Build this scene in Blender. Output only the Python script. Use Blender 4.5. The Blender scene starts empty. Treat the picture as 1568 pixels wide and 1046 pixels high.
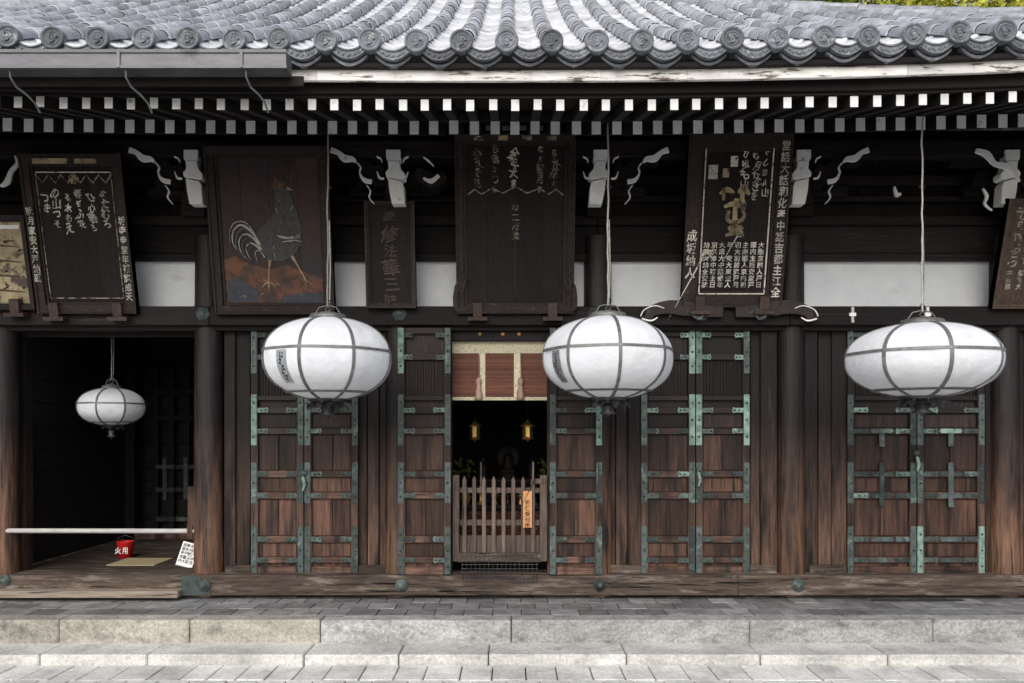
import bpy, math, random
from mathutils import Matrix, Vector
random.seed(7)
R=random.random
def U(a,b): return a+(b-a)*R()
sc=bpy.context.scene
F=1250.0; D=9.375; CZ=1.89; HY=660.0; CX=784.0
def X(px,y=0.0): return (px-CX)*(y+D)/F
def Z(py,y=0.0): return CZ-(py-HY)*(y+D)/F

# ---------------------------------------------------------------- materials
MATS={}
def mat(name,c1,c2,sc_=(1,1,1),ns=6,rough=.7,bump=.3,bd=.01,c3=None,th3=(.55,.65),sc3=(1,1,1),n3=3,
        low=None,lowz=(2.4,0.9),metal=0.,va=.35,spec=.4,ramp=(.3,.7),crack=None,grime=None):
    m=bpy.data.materials.new(name); m.use_nodes=True; nt=m.node_tree; N=nt.nodes; L=nt.links
    p=N['Principled BSDF']
    tc=N.new('ShaderNodeTexCoord')
    mp=N.new('ShaderNodeMapping'); mp.inputs['Scale'].default_value=sc_
    L.new(tc.outputs['Object'],mp.inputs['Vector'])
    at=N.new('ShaderNodeAttribute'); at.attribute_name='var'
    ad=N.new('ShaderNodeVectorMath'); ad.operation='MULTIPLY_ADD'
    L.new(at.outputs['Fac'],ad.inputs[0]); ad.inputs[1].default_value=(13,7,9); L.new(mp.outputs[0],ad.inputs[2])
    n=N.new('ShaderNodeTexNoise'); n.inputs['Scale'].default_value=ns; n.inputs['Detail'].default_value=6; n.inputs['Roughness'].default_value=.7
    L.new(ad.outputs[0],n.inputs['Vector'])
    def rmp(a,b):
        r=N.new('ShaderNodeValToRGB'); r.color_ramp.elements[0].position=ramp[0]; r.color_ramp.elements[1].position=ramp[1]
        r.color_ramp.elements[0].color=(*a,1); r.color_ramp.elements[1].color=(*b,1); L.new(n.outputs['Fac'],r.inputs[0]); return r.outputs[0]
    col=rmp(c1,c2)
    def mix(f,a,b):
        x=N.new('ShaderNodeMix'); x.data_type='RGBA'; L.new(f,x.inputs[0]); L.new(a,x.inputs[6])
        if isinstance(b,tuple): x.inputs[7].default_value=(*b,1)
        else: L.new(b,x.inputs[7])
        return x.outputs[2]
    def nz(scale3,ns3,det=5):
        q=N.new('ShaderNodeTexNoise'); q.inputs['Scale'].default_value=ns3; q.inputs['Detail'].default_value=det; q.inputs['Roughness'].default_value=.7
        mm_=N.new('ShaderNodeMapping'); mm_.inputs['Scale'].default_value=scale3; L.new(tc.outputs['Object'],mm_.inputs[0]); L.new(mm_.outputs[0],q.inputs['Vector'])
        return q.outputs['Fac']
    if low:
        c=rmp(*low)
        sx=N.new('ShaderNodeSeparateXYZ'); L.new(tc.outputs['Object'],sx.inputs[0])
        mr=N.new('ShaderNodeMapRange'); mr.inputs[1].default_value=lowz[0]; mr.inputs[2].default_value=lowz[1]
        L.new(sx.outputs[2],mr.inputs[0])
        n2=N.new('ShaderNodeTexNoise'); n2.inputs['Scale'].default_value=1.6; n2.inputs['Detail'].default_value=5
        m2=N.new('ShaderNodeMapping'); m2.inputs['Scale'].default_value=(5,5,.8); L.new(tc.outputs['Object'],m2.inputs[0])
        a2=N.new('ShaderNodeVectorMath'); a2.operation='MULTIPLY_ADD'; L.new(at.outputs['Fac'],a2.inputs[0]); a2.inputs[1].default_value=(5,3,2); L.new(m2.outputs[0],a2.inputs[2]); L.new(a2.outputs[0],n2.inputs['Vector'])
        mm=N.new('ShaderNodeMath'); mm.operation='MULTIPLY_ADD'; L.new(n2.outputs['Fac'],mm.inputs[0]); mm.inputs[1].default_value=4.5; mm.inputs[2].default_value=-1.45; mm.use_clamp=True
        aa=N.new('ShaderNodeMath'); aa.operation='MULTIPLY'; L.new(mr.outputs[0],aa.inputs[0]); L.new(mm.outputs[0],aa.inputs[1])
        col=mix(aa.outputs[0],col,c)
    if c3:
        f=nz(sc3,n3)
        r3=N.new('ShaderNodeMapRange'); r3.inputs[1].default_value=th3[0]; r3.inputs[2].default_value=th3[1]; L.new(f,r3.inputs[0])
        col=mix(r3.outputs[0],col,c3)
    if crack:   # thin dark checks along the grain
        f=nz(crack,1.0,3)
        r4=N.new('ShaderNodeMapRange'); r4.inputs[1].default_value=.40; r4.inputs[2].default_value=.33; L.new(f,r4.inputs[0])
        col=mix(r4.outputs[0],col,(.004,.0035,.0035))
    if grime:   # broad darker staining
        f=nz(grime,1.0,5)
        r5=N.new('ShaderNodeMapRange'); r5.inputs[1].default_value=.35; r5.inputs[2].default_value=.65; r5.inputs[3].default_value=.68; r5.inputs[4].default_value=1.12; L.new(f,r5.inputs[0])
        s5=N.new('ShaderNodeVectorMath'); s5.operation='SCALE'; L.new(col,s5.inputs[0]); L.new(r5.outputs[0],s5.inputs['Scale']); col=s5.outputs[0]
    v=N.new('ShaderNodeMapRange'); v.inputs[3].default_value=1-va; v.inputs[4].default_value=1+va; L.new(at.outputs['Fac'],v.inputs[0])
    s=N.new('ShaderNodeVectorMath'); s.operation='SCALE'; L.new(col,s.inputs[0]); L.new(v.outputs[0],s.inputs['Scale'])
    L.new(s.outputs[0],p.inputs['Base Color'])
    rr=N.new('ShaderNodeMapRange'); rr.inputs[3].default_value=max(0,rough-.15); rr.inputs[4].default_value=min(1,rough+.15); L.new(n.outputs['Fac'],rr.inputs[0]); L.new(rr.outputs[0],p.inputs['Roughness'])
    p.inputs['Metallic'].default_value=metal; p.inputs['Specular IOR Level'].default_value=spec
    if bump:
        b=N.new('ShaderNodeBump'); b.inputs['Strength'].default_value=bump; b.inputs['Distance'].default_value=bd
        L.new(n.outputs['Fac'],b.inputs['Height']); L.new(b.outputs[0],p.inputs['Normal'])
    MATS[name]=m; return m
DK=((.0040,.0032,.0035),(.018,.0120,.0124))
WS=dict(c3=(.075,.060,.054),th3=(.60,.80),n3=1.5)
CV=(34,34,1.1); CH=(1.1,34,34)
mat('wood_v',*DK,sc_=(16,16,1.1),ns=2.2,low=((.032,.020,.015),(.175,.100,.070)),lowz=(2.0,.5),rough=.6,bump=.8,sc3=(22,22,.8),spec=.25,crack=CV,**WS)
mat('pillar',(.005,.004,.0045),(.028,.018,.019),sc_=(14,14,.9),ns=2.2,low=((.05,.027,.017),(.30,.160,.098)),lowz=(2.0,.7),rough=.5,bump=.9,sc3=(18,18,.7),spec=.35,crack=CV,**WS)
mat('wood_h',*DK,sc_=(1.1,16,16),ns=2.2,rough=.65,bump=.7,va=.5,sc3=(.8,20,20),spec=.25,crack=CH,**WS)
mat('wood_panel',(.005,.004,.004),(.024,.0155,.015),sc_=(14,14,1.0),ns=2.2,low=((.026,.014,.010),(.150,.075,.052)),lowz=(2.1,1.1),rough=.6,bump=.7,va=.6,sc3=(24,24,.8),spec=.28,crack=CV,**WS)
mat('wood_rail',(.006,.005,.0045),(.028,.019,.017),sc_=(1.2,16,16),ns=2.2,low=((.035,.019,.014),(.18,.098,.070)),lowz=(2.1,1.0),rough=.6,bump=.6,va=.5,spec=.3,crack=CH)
mat('wood_sill',(.020,.015,.012),(.135,.100,.080),sc_=(.9,9,12),ns=2.5,rough=.8,bump=.9,c3=(.24,.205,.175),th3=(.53,.70),sc3=(1,5,6),n3=2,spec=.2,crack=(.9,24,24))
mat('wood_step',(.14,.11,.085),(.38,.31,.25),sc_=(.9,9,12),ns=2.5,rough=.8,bump=.6,crack=(.9,24,24))
mat('wood_fence',(.045,.032,.026),(.175,.130,.107),sc_=(14,14,1.5),ns=2,rough=.75,bump=.7,crack=CV)
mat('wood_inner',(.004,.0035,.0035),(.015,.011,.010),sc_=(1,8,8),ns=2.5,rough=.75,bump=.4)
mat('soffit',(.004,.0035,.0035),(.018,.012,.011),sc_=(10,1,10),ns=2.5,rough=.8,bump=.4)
mat('white_paint',(.78,.79,.79),(.92,.92,.92),ns=9,rough=.7,bump=.3,c3=(.34,.32,.30),th3=(.60,.72),n3=9,va=.10)
mat('plaster',(.68,.71,.75),(.84,.86,.89),ns=2.5,rough=.9,bump=.1,va=.03,c3=(.55,.53,.50),th3=(.60,.8),sc3=(1,1,3),n3=1.5)
mat('fascia',(.58,.57,.55),(.90,.89,.87),sc_=(1,6,8),ns=3,rough=.8,bump=.4,c3=(.13,.10,.08),th3=(.54,.60),sc3=(1.2,6,9),n3=2.5,va=.15)
mat('tile',(.21,.22,.245),(.47,.485,.525),ns=9,rough=.55,bump=.45,bd=.006,va=.34,c3=(.14,.145,.15),th3=(.54,.70),n3=5,spec=.4)
mat('tile_pan',(.42,.43,.46),(.70,.715,.75),ns=9,rough=.55,bump=.4,bd=.005,va=.22,c3=(.22,.225,.24),th3=(.55,.72),n3=4,spec=.4)  # whiter than the ridge tiles: bright sky reflection put into the base colour
mat('tile_end',(.065,.072,.084),(.22,.235,.265),ns=14,rough=.6,bump=.6,bd=.006,va=.35,c3=(.40,.42,.42),th3=(.57,.70),n3=11,spec=.3)
mat('verdigris',(.022,.030,.030),(.090,.115,.109),ns=13,rough=.65,bump=.3,bd=.004,c3=(.20,.285,.245),th3=(.57,.74),n3=5,va=.5,metal=.1,spec=.3)
mat('verdigris_bright',(.055,.085,.078),(.25,.37,.31),ns=13,rough=.7,bump=.3,bd=.004,va=.4,spec=.3)
mat('gutter_metal',(.09,.09,.10),(.19,.19,.205),sc_=(1,1,3),ns=4,rough=.5,bump=.1,metal=.3,c3=(.05,.05,.05),th3=(.58,.75),n3=3,va=.15)
mat('dark_metal',(.03,.03,.032),(.10,.10,.105),ns=12,rough=.45,bump=.2,metal=.5)
mat('band_metal',(.09,.09,.09),(.23,.23,.225),ns=20,rough=.5,bump=.1,metal=.3,va=.2)
mat('paper',(.66,.68,.73),(.78,.80,.845),ns=2.5,rough=.85,bump=.7,bd=.03,va=.03,c3=(.60,.60,.61),th3=(.52,.78),sc3=(1,1,2),n3=3,spec=.2)
mat('label',(.20,.22,.24),(.32,.34,.36),ns=12,rough=.8,bump=.1)
mat('ink',(.01,.01,.01),(.03,.03,.03),ns=9,rough=.7,bump=0)
mat('rope',(.20,.19,.17),(.42,.40,.37),ns=40,rough=.9,bump=.5)
mat('granite',(.22,.218,.212),(.54,.532,.52),ns=34,rough=.85,bump=.8,bd=.006,c3=(.18,.175,.168),th3=(.50,.72),sc3=(1,1,2),n3=6,va=.18,grime=(1.3,1.3,3.5))
mat('granite_warm',(.25,.235,.20),(.56,.53,.46),ns=34,rough=.85,bump=.8,bd=.006,c3=(.18,.17,.15),th3=(.52,.72),n3=6,va=.16,grime=(1.3,1.3,3.5))
mat('granite_pale',(.42,.415,.39),(.80,.79,.76),ns=34,rough=.85,bump=.8,bd=.006,c3=(.34,.33,.31),th3=(.55,.74),n3=6,va=.14,grime=(1.3,1.3,3.5))  # lower step: paler for worn treads and for sky light put into the colour
mat('paver',(.14,.14,.143),(.33,.33,.333),ns=7,rough=.5,bump=.6,c3=(.44,.43,.42),th3=(.57,.75),n3=2,va=.32,grime=(1.2,2.5,1))
mat('slab',(.56,.55,.52),(.86,.85,.82),ns=26,rough=.85,bump=.6,bd=.006,c3=(.45,.435,.41),th3=(.55,.75),n3=3.5,va=.12,grime=(1.5,1.5,1))
mat('earth',(.08,.072,.06),(.16,.145,.12),ns=5,rough=.95,bump=.4)
mat('gold_text',(.40,.37,.31),(.76,.73,.66),ns=25,rough=.6,bump=.1,c3=(.05,.04,.035),th3=(.54,.62),n3=24)
mat('dim_text',(.15,.125,.10),(.46,.42,.35),ns=25,rough=.6,bump=.1,c3=(.025,.02,.018),th3=(.48,.57),n3=20)
mat('board',(.005,.004,.004),(.020,.014,.013),sc_=(12,12,1),ns=2.5,rough=.55,bump=.5,va=.25,spec=.22,crack=CV)
mat('board_brown',(.035,.022,.016),(.10,.062,.043),sc_=(12,12,1),ns=2.5,rough=.6,bump=.4,va=.25,crack=CV)
mat('frame_wood',(.009,.007,.0065),(.040,.027,.025),sc_=(9,9,9),ns=2.5,rough=.55,bump=.5,va=.3,spec=.28,c3=(.085,.065,.056),th3=(.60,.75),n3=9)
mat('carving',(.025,.017,.015),(.085,.057,.047),sc_=(9,9,9),ns=2.5,rough=.5,bump=.4,va=.2,spec=.3)
mat('rooster_ground',(.028,.017,.018),(.066,.038,.037),ns=4,rough=.5,bump=.3,c3=(.034,.031,.036),th3=(.42,.65),n3=2.5,va=.1,spec=.25)
mat('rooster_earth',(.070,.032,.020),(.21,.085,.045),ns=5,rough=.6,bump=.3,va=.1,c3=(.035,.026,.024),th3=(.46,.62),n3=6)
mat('rooster_body',(.024,.026,.030),(.085,.083,.085),ns=20,rough=.6,bump=.3)
mat('rooster_light',(.20,.195,.18),(.50,.48,.45),ns=20,rough=.6,bump=.2,c3=(.05,.045,.04),th3=(.52,.62),n3=22)
mat('rooster_leg',(.16,.10,.06),(.35,.25,.17),ns=14,rough=.6,bump=.2)
mat('rooster_blue',(.024,.030,.042),(.065,.076,.095),ns=14,rough=.6,bump=.2)
mat('old_gold',(.18,.14,.08),(.42,.35,.21),ns=5,rough=.6,bump=.2,c3=(.07,.055,.045),th3=(.5,.6),n3=8)
mat('blind',(.09,.032,.020),(.20,.078,.048),sc_=(3,3,40),ns=3,rough=.7,bump=.3,va=.35)
mat('brocade',(.46,.42,.28),(.68,.63,.47),ns=60,rough=.8,bump=.2,c3=(.26,.26,.15),th3=(.53,.62),n3=60)
mat('cord_red',(.20,.12,.10),(.40,.28,.24),ns=40,rough=.9,bump=.3)
mat('tag',(.50,.22,.08),(.66,.33,.14),ns=8,rough=.7,bump=.1)
mat('rail_white',(.34,.33,.32),(.54,.53,.51),sc_=(1,6,6),ns=5,rough=.6,bump=.3,c3=(.22,.21,.20),th3=(.56,.72),sc3=(2,6,6),n3=3)
mat('red_paint',(.40,.01,.01),(.55,.02,.02),ns=8,rough=.4,bump=.05)
mat('sign_white',(.68,.68,.68),(.8,.8,.8),ns=4,rough=.6,bump=0)
mat('mat_straw',(.36,.29,.16),(.50,.41,.25),sc_=(1,20,1),ns=5,rough=.9,bump=.2)
mat('gold',(.50,.30,.08),(.75,.50,.18),ns=12,rough=.35,bump=.2,metal=.7)
mat('brocade_red',(.06,.012,.01),(.15,.04,.025),ns=30,rough=.8,bump=.2,c3=(.25,.18,.07),th3=(.57,.62),n3=25)
mat('bark',(.06,.045,.03),(.15,.12,.09),sc_=(6,6,1),ns=3,rough=.9,bump=.6)
mat('leaf_a',(.10,.14,.02),(.20,.26,.05),ns=1.2,rough=.6,bump=0,va=.5)
mat('leaf_b',(.34,.36,.04),(.52,.50,.08),ns=1.2,rough=.6,bump=0,va=.4)

# ---------------------------------------------------------------- builder
class B:
    def __init__(s): s.v=[];s.f=[];s.m=[];s.va=[];s.sm=[];s.mats=[];s.M=Matrix.Identity(4)
    def mi(s,n):
        if n not in s.mats: s.mats.append(n)
        return s.mats.index(n)
    def add(s,vs,fs,m,smooth=False,var=None):
        o=len(s.v); M=s.M
        if var is None: var=R()
        for p in vs: s.v.append(tuple(M@Vector(p))); s.va.append(var)
        k=s.mi(m)
        for f in fs: s.f.append([i+o for i in f]); s.m.append(k); s.sm.append(smooth)
    def box(s,x0,x1,y0,y1,z0,z1,m,var=None):
        s.add([(x0,y0,z0),(x1,y0,z0),(x1,y1,z0),(x0,y1,z0),(x0,y0,z1),(x1,y0,z1),(x1,y1,z1),(x0,y1,z1)],
              [(0,1,5,4),(1,2,6,5),(2,3,7,6),(3,0,4,7),(4,5,6,7),(3,2,1,0)],m,var=var)
    def pbox(s,a,b,t,u,yf,th,m,var=None):
        s.box(X(a,yf),X(b,yf),yf,yf+th,Z(u,yf),Z(t,yf),m,var)
    def beam(s,p0,p1,w,h,m,var=None):
        x=p0[0]
        vs=[]
        for p in (p0,p1):
            vs+=[(x-w/2,p[1],p[2]-h/2),(x+w/2,p[1],p[2]-h/2),(x+w/2,p[1],p[2]+h/2),(x-w/2,p[1],p[2]+h/2)]
        s.add(vs,[(0,1,2,3),(7,6,5,4),(0,4,5,1),(1,5,6,2),(2,6,7,3),(3,7,4,0)],m,var=var)
    def tube(s,pts,rs,m,n=8,caps=True,var=None):
        pts=[Vector(p) for p in pts]
        if var is None: var=R()
        if not isinstance(rs,(list,tuple)): rs=[rs]*len(pts)
        vs=[];fs=[]
        for i,p in enumerate(pts):
            d=(pts[min(i+1,len(pts)-1)]-pts[max(i-1,0)])
            d=d.normalized() if d.length>1e-6 else Vector((0,0,1))
            a=d.cross(Vector((0,0,1)) if abs(d.z)<.9 else Vector((0,1,0))).normalized(); c=d.cross(a)
            for k in range(n):
                t=2*math.pi*k/n; vs.append(p+(a*math.cos(t)+c*math.sin(t))*rs[i])
        for i in range(len(pts)-1):
            for k in range(n):
                k2=(k+1)%n; fs.append((i*n+k,i*n+k2,(i+1)*n+k2,(i+1)*n+k))
        s.add(vs,fs,m,True,var)
        if caps:
            o=len(vs)-n
            s.add([vs[k] for k in range(n)],[tuple(range(n))[::-1]],m,False,var); s.add([vs[o+k] for k in range(n)],[tuple(range(n))],m,False,var)
    def lathe(s,c,prof,m,n=24,axis='z',smooth=True,var=None):
        vs=[];fs=[]
        for r,h in prof:
            for k in range(n):
                t=2*math.pi*k/n
                if axis=='z': vs.append((c[0]+r*math.cos(t),c[1]+r*math.sin(t),c[2]+h))
                else: vs.append((c[0]+r*math.cos(t),c[1]+h,c[2]+r*math.sin(t)))
        for i in range(len(prof)-1):
            for k in range(n):
                k2=(k+1)%n; fs.append((i*n+k,i*n+k2,(i+1)*n+k2,(i+1)*n+k))
        s.add(vs,fs,m,smooth,var)
    def prism(s,pts,y0,y1,m,var=None):
        n=len(pts); vs=[(x,y0,z) for x,z in pts]+[(x,y1,z) for x,z in pts]
        fs=[tuple(range(n)),tuple(range(n,2*n))[::-1]]+[(i,(i+1)%n,(i+1)%n+n,i+n) for i in range(n)]
        s.add(vs,fs,m,var=var)
    def pprism(s,pts,yf,th,m,var=None): s.prism([(X(a,yf),Z(b,yf)) for a,b in pts],yf,yf+th,m,var)
    def ribbon(s,pts,ws,y0,th,m,sub=4,var=None):
        P=[Vector(p) for p in pts]
        if not isinstance(ws,(list,tuple)): ws=[ws]*len(P)
        Q=[];W=[]
        for i in range(len(P)-1):
            p0=P[max(i-1,0)];p1=P[i];p2=P[i+1];p3=P[min(i+2,len(P)-1)]
            for k in range(sub):
                t=k/sub
                Q.append(.5*((2*p1)+(p2-p0)*t+(2*p0-5*p1+4*p2-p3)*t*t+(3*p1-p0-3*p2+p3)*t**3)); W.append(ws[i]*(1-t)+ws[i+1]*t)
        Q.append(P[-1]);W.append(ws[-1])
        vs=[];fs=[]
        for i,q in enumerate(Q):
            d=(Q[min(i+1,len(Q)-1)]-Q[max(i-1,0)])
            if d.length<1e-9: d=Vector((1,0))
            d.normalize(); nn=Vector((-d.y,d.x))*W[i]/2
            for a in (nn,-nn):
                for y in (y0,y0+th): vs.append((q.x+a.x,y,q.y+a.y))
        for i in range(len(Q)-1):
            o=i*4;p=o+4
            fs+=[(o,p,p+2,o+2),(o+1,o+3,p+3,p+1),(o,o+1,p+1,p),(o+2,p+2,p+3,o+3)]
        fs+=[(0,2,3,1)]; e=(len(Q)-1)*4; fs+=[(e,e+1,e+3,e+2)]
        s.add(vs,fs,m,var=var)
    def prib(s,pts,ws,yf,th,m,sub=4):
        k=(yf+D)/F
        if not isinstance(ws,(list,tuple)): ws=[ws]*len(pts)
        s.ribbon([(X(a,yf),Z(b,yf)) for a,b in pts],[w*k for w in ws],yf,th,m,sub)
    def done(s,name,parent=None,bevel=0,recalc=True):
        me=bpy.data.meshes.new(name); me.from_pydata(s.v,[],s.f)
        for n in s.mats: me.materials.append(MATS[n])
        me.polygons.foreach_set('material_index',s.m); me.polygons.foreach_set('use_smooth',s.sm)
        a=me.attributes.new('var','FLOAT','POINT'); a.data.foreach_set('value',s.va)
        me.update()
        if recalc:
            import bmesh
            bm=bmesh.new(); bm.from_mesh(me); bmesh.ops.recalc_face_normals(bm,faces=bm.faces); bm.to_mesh(me); bm.free()
        ob=bpy.data.objects.new(name,me); sc.collection.objects.link(ob)
        if parent: ob.parent=parent
        if bevel:
            md=ob.modifiers.new('bevel','BEVEL'); md.width=bevel; md.segments=1; md.limit_method='ANGLE'; md.angle_limit=math.radians(50)
        return ob
def empty(name):
    e=bpy.data.objects.new(name,None); sc.collection.objects.link(e); return e

# ---------------------------------------------------------------- glyphs
GC={}
def glyph(ch):
    if ch in GC: return GC[ch]
    cu=bpy.data.curves.new('g','FONT'); cu.body=ch; cu.size=1; cu.resolution_u=2; cu.offset=.020
    ob=bpy.data.objects.new('g',cu); sc.collection.objects.link(ob)
    dg=bpy.context.evaluated_depsgraph_get(); me=bpy.data.meshes.new_from_object(ob.evaluated_get(dg))
    vs=[v.co.copy() for v in me.vertices]; fs=[tuple(p.vertices) for p in me.polygons]
    if vs:
        x0=min(v.x for v in vs);x1=max(v.x for v in vs);y0=min(v.y for v in vs);y1=max(v.y for v in vs)
        vs=[(v.x-(x0+x1)/2,v.y-(y0+y1)/2) for v in vs]
    bpy.data.objects.remove(ob); bpy.data.meshes.remove(me); bpy.data.curves.remove(cu)
    GC[ch]=(vs,fs); return GC[ch]
def tcol(b,txt,u,vt,size,y,m,wob=.08,sx=1.0):
    for i,ch in enumerate(txt):
        if ch==' ': continue
        vs,fs=glyph(ch); a=U(-wob,wob)*1.2; k=size*(1+U(-wob,wob)*1.5); sh=U(-wob,wob)*2
        cx=u+U(-wob,wob)*size*.6; cz=vt-(i+.5)*size*1.06; ph=U(0,6)
        out=[]
        for gx,gy in vs:
            gx2=(gx+gy*sh+.055*wob*10*math.sin(gy*8+ph)*.5)*sx; gy2=gy+.05*wob*10*math.sin(gx*7+ph)*.5
            out.append((cx+k*(gx2*math.cos(a)-gy2*math.sin(a)),y,cz+k*(gx2*math.sin(a)+gy2*math.cos(a))))
        b.add(out,fs,m)

hall=empty('temple_hall')
# ---------------------------------------------------------------- roof
YE=-2.62; XC=7.0; XL=9.8; PITCH=.374; X0=X(775,YE)
def hd(x): return XC-x if x>0 else XL+x
def lift(x,t=0):
    k=.085 if x>0 else .035
    return k*(min(abs(x),7.0)/4.2)**2.2*max(0,1-t/5)
def prof(t): return 5.12+.53*t+.016*t*t
TMAX=5.4
def roof_pt(side,x,t,dz):
    z=prof(t)+lift(x,t)+dz
    if side==0: return (x,YE+t,z)
    yc=YE+XC
    if side==1: return (XC-t,yc+x,z)
    if side==2: return (-XL+t,yc+x,z)
    return (x,yc+XC-t,z)
def build_roof(side,name):
    b=B(); n=int(XL/PITCH)+1; ST=.30
    H=hd if side in (0,3) else (lambda q: XC-abs(q))
    for i in range(-n,n+1):
        x=X0+i*PITCH
        if H(x)<.15: continue
        tm=min(TMAX,H(x)); jx=U(-.006,.006)
        t=-.02
        while t<tm:
            t1=min(t+ST,tm); v=R(); seg=8; jj=U(-.004,.004); jz=U(-.004,.004)
            vs=[]
            for tt,r in ((t,.082),(t,.090),(t+.03,.090),(t1,.078)):
                for k in range(seg+1):
                    a=math.pi*k/seg; vs.append(roof_pt(side,x+jx+jj+r*math.cos(a),tt,-.02+jz+r*math.sin(a)*1.0))
            fs=[]
            for j in range(3):
                for k in range(seg): fs.append((j*(seg+1)+k,j*(seg+1)+k+1,(j+1)*(seg+1)+k+1,(j+1)*(seg+1)+k))
            b.add(vs,fs,'tile',True,v); t+=ST
        xm=x+PITCH/2; tm=min(TMAX,H(xm)); t=0
        while t<tm:
            t1=min(t+.24,tm); v=R(); seg=6; vs=[]; jz=U(-.005,.004)
            for tt,dz in ((t,-.040),(t,.0),(t1,-.020)):
                for k in range(seg+1):
                    u=-1+2*k/seg; vs.append(roof_pt(side,xm+u*.130,tt,-.060+.045*u*u+dz+jz))
            fs=[]
            for j in range(2):
                for k in range(seg): fs.append((j*(seg+1)+k,j*(seg+1)+k+1,(j+1)*(seg+1)+k+1,(j+1)*(seg+1)+k))
            b.add(vs,fs,'tile_pan',True,v); t+=.24
    return b.done(name,hall,recalc=False)
for s_,nm in ((0,'roof_front'),(1,'roof_side_a'),(2,'roof_side_b'),(3,'roof_back')): build_roof(s_,nm)
b=B()
for sx in (1,-1):
    for sy in (0,1):
        tt=-.1
        while tt<TMAX:
            t1=tt+.3; P=[]
            for q in (tt,t1):
                x=(XC-q) if sx>0 else -(XL-q); y=(YE+q) if sy==0 else (YE+2*XC-q); P.append(Vector((x,y,prof(q)+lift(x,q))))
            for lay,(r,h) in enumerate(((.11,-.02),(.085,.03))):
                b.tube([P[0]+Vector((0,0,h)),P[1]+Vector((0,0,h-.008))],[r,r*.93],'tile',10)
            tt+=.3
zr=prof(TMAX)
for h,w in ((0,.35),(.15,.3),(.3,.27),(.45,.24)): b.box(-XL+TMAX-.2,XC-TMAX+.2,YE+TMAX-w,YE+2*XC-TMAX+w,zr-.1+h,zr+.04+h,'tile')
b.tube([(-XL+TMAX-.3,YE+XC,zr+.7),(XC-TMAX+.3,YE+XC,zr+.7)],.2,'tile')
b.done('roof_ridges',hall,.004)
b=B(); n=int(XL/PITCH)+1
for i in range(-n,n+1):
    x=X0+i*PITCH
    if hd(x)<.15: continue
    z=prof(0)+lift(x)-.012+U(-.008,.008); v=R(); x+=U(-.006,.006)
    pr=[(.093,.06),(.097,-.012),(.094,-.02),(.078,-.021),(.074,-.009),(.060,-.008),(.058,-.013),(.052,-.014),(.048,-.008),(.03,-.010),(.018,-.018),(.0005,-.021)]
    b.lathe((x,YE-.02,z),pr,'tile_end',22,'y',True,v)
    for k in range(3):
        a=2*math.pi*k/3+U(-.1,.1); pts=[(x+.036*math.cos(a+q)*(1-.25*q),z+.036*math.sin(a+q)*(1-.25*q)) for q in (0,.5,1.0,1.5)]
        b.ribbon(pts,[.020,.016,.010,.003],YE-.042,.015,'tile_end',2,v)
    xm=x+PITCH/2; zm=prof(0)+(lift(x)+lift(x+PITCH))/2+U(-.008,.006); v=R()
    def arc(off,hw,sag,nn=10): return [(xm-hw+2*hw*k/nn, zm+off-sag*(1-(2*k/nn-1)**2)) for k in range(nn+1)]
    up=arc(-.020,.135,.062); dn=arc(-.085,.150,.080)
    b.prism(up+dn[::-1],YE-.004,YE+.05,'tile_end',v)
    b.ribbon(arc(-.026,.136,.062),.012,YE-.016,.02,'tile_end',1,v)
    b.ribbon(arc(-.078,.148,.080),.012,YE-.014,.02,'tile_end',1,v)
    for k in range(5):
        u=-.09+.045*k; zz=zm-.055-.072*(1-(u/.15)**2)
        b.ribbon([(xm+u-.016,zz+.008),(xm+u-.004,zz-.012),(xm+u+.008,zz+.010),(xm+u+.016,zz-.002)],[.008,.011,.010,.004],YE-.013,.016,'tile_end',2,v)
    b.prism([(p[0],p[1]-.03) for p in arc(-.068,.15,.080)]+[(p[0],p[1]-.03) for p in arc(-.092,.15,.080)][::-1],YE+.03,YE+.08,'tile_end',R())
b.done('eave_tiles',hall,recalc=True)

# ---------------------------------------------------------------- eaves
b=B(); SP=.1945
yu=-2.35; yl=-1.55; zu=Z(161,yu); zl=Z(196,yl)
def rl(x): return lift(x)*.75
W=B()
for i in range(-int(9.5/SP),int(6.7/SP)+1):
    x=i*SP+.03+U(-.006,.006); l=rl(x)+U(-.004,.004)
    ye=min(.3,YE+hd(x)+.3)
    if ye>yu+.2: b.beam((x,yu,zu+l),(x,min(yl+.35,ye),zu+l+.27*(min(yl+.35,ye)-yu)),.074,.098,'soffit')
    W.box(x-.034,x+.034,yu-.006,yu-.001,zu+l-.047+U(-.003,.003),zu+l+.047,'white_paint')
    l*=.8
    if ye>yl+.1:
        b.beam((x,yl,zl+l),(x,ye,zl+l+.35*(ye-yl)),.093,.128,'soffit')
        W.box(x-.043,x+.043,yl-.006,yl-.001,zl+l-.062,zl+l+.062+U(-.003,.003),'white_paint')
W.done('rafter_end_paint',hall)
def strip(bb,y0,y1,za,zb,dz,m,x0=-9.65,x1=6.85,step=.6,slope=0,fac=.75,jit=0):
    x=x0
    while x<x1-.01:
        e=min(x+step*U(.8,1.2),x1); v=R(); la=lift(x)*fac; lb=lift(e)*fac; j=U(-jit,jit)
        vs=[]
        for xx,l in ((x,la),(e,lb)):
            vs+=[(xx,y0+j,za+l),(xx,y1,za+l+slope),(xx,y1,zb+l+slope),(xx,y0+j,zb+l)]
        bb.add(vs,[(0,1,2,3),(7,6,5,4),(0,4,5,1),(1,5,6,2),(2,6,7,3),(3,7,4,0)],m,var=v)
        x=e
strip(b,yu-.02,yl+.5,zu+.052,zu+.075,0,'soffit',slope=.27*(yl+.5-yu),step=.9)
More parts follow.
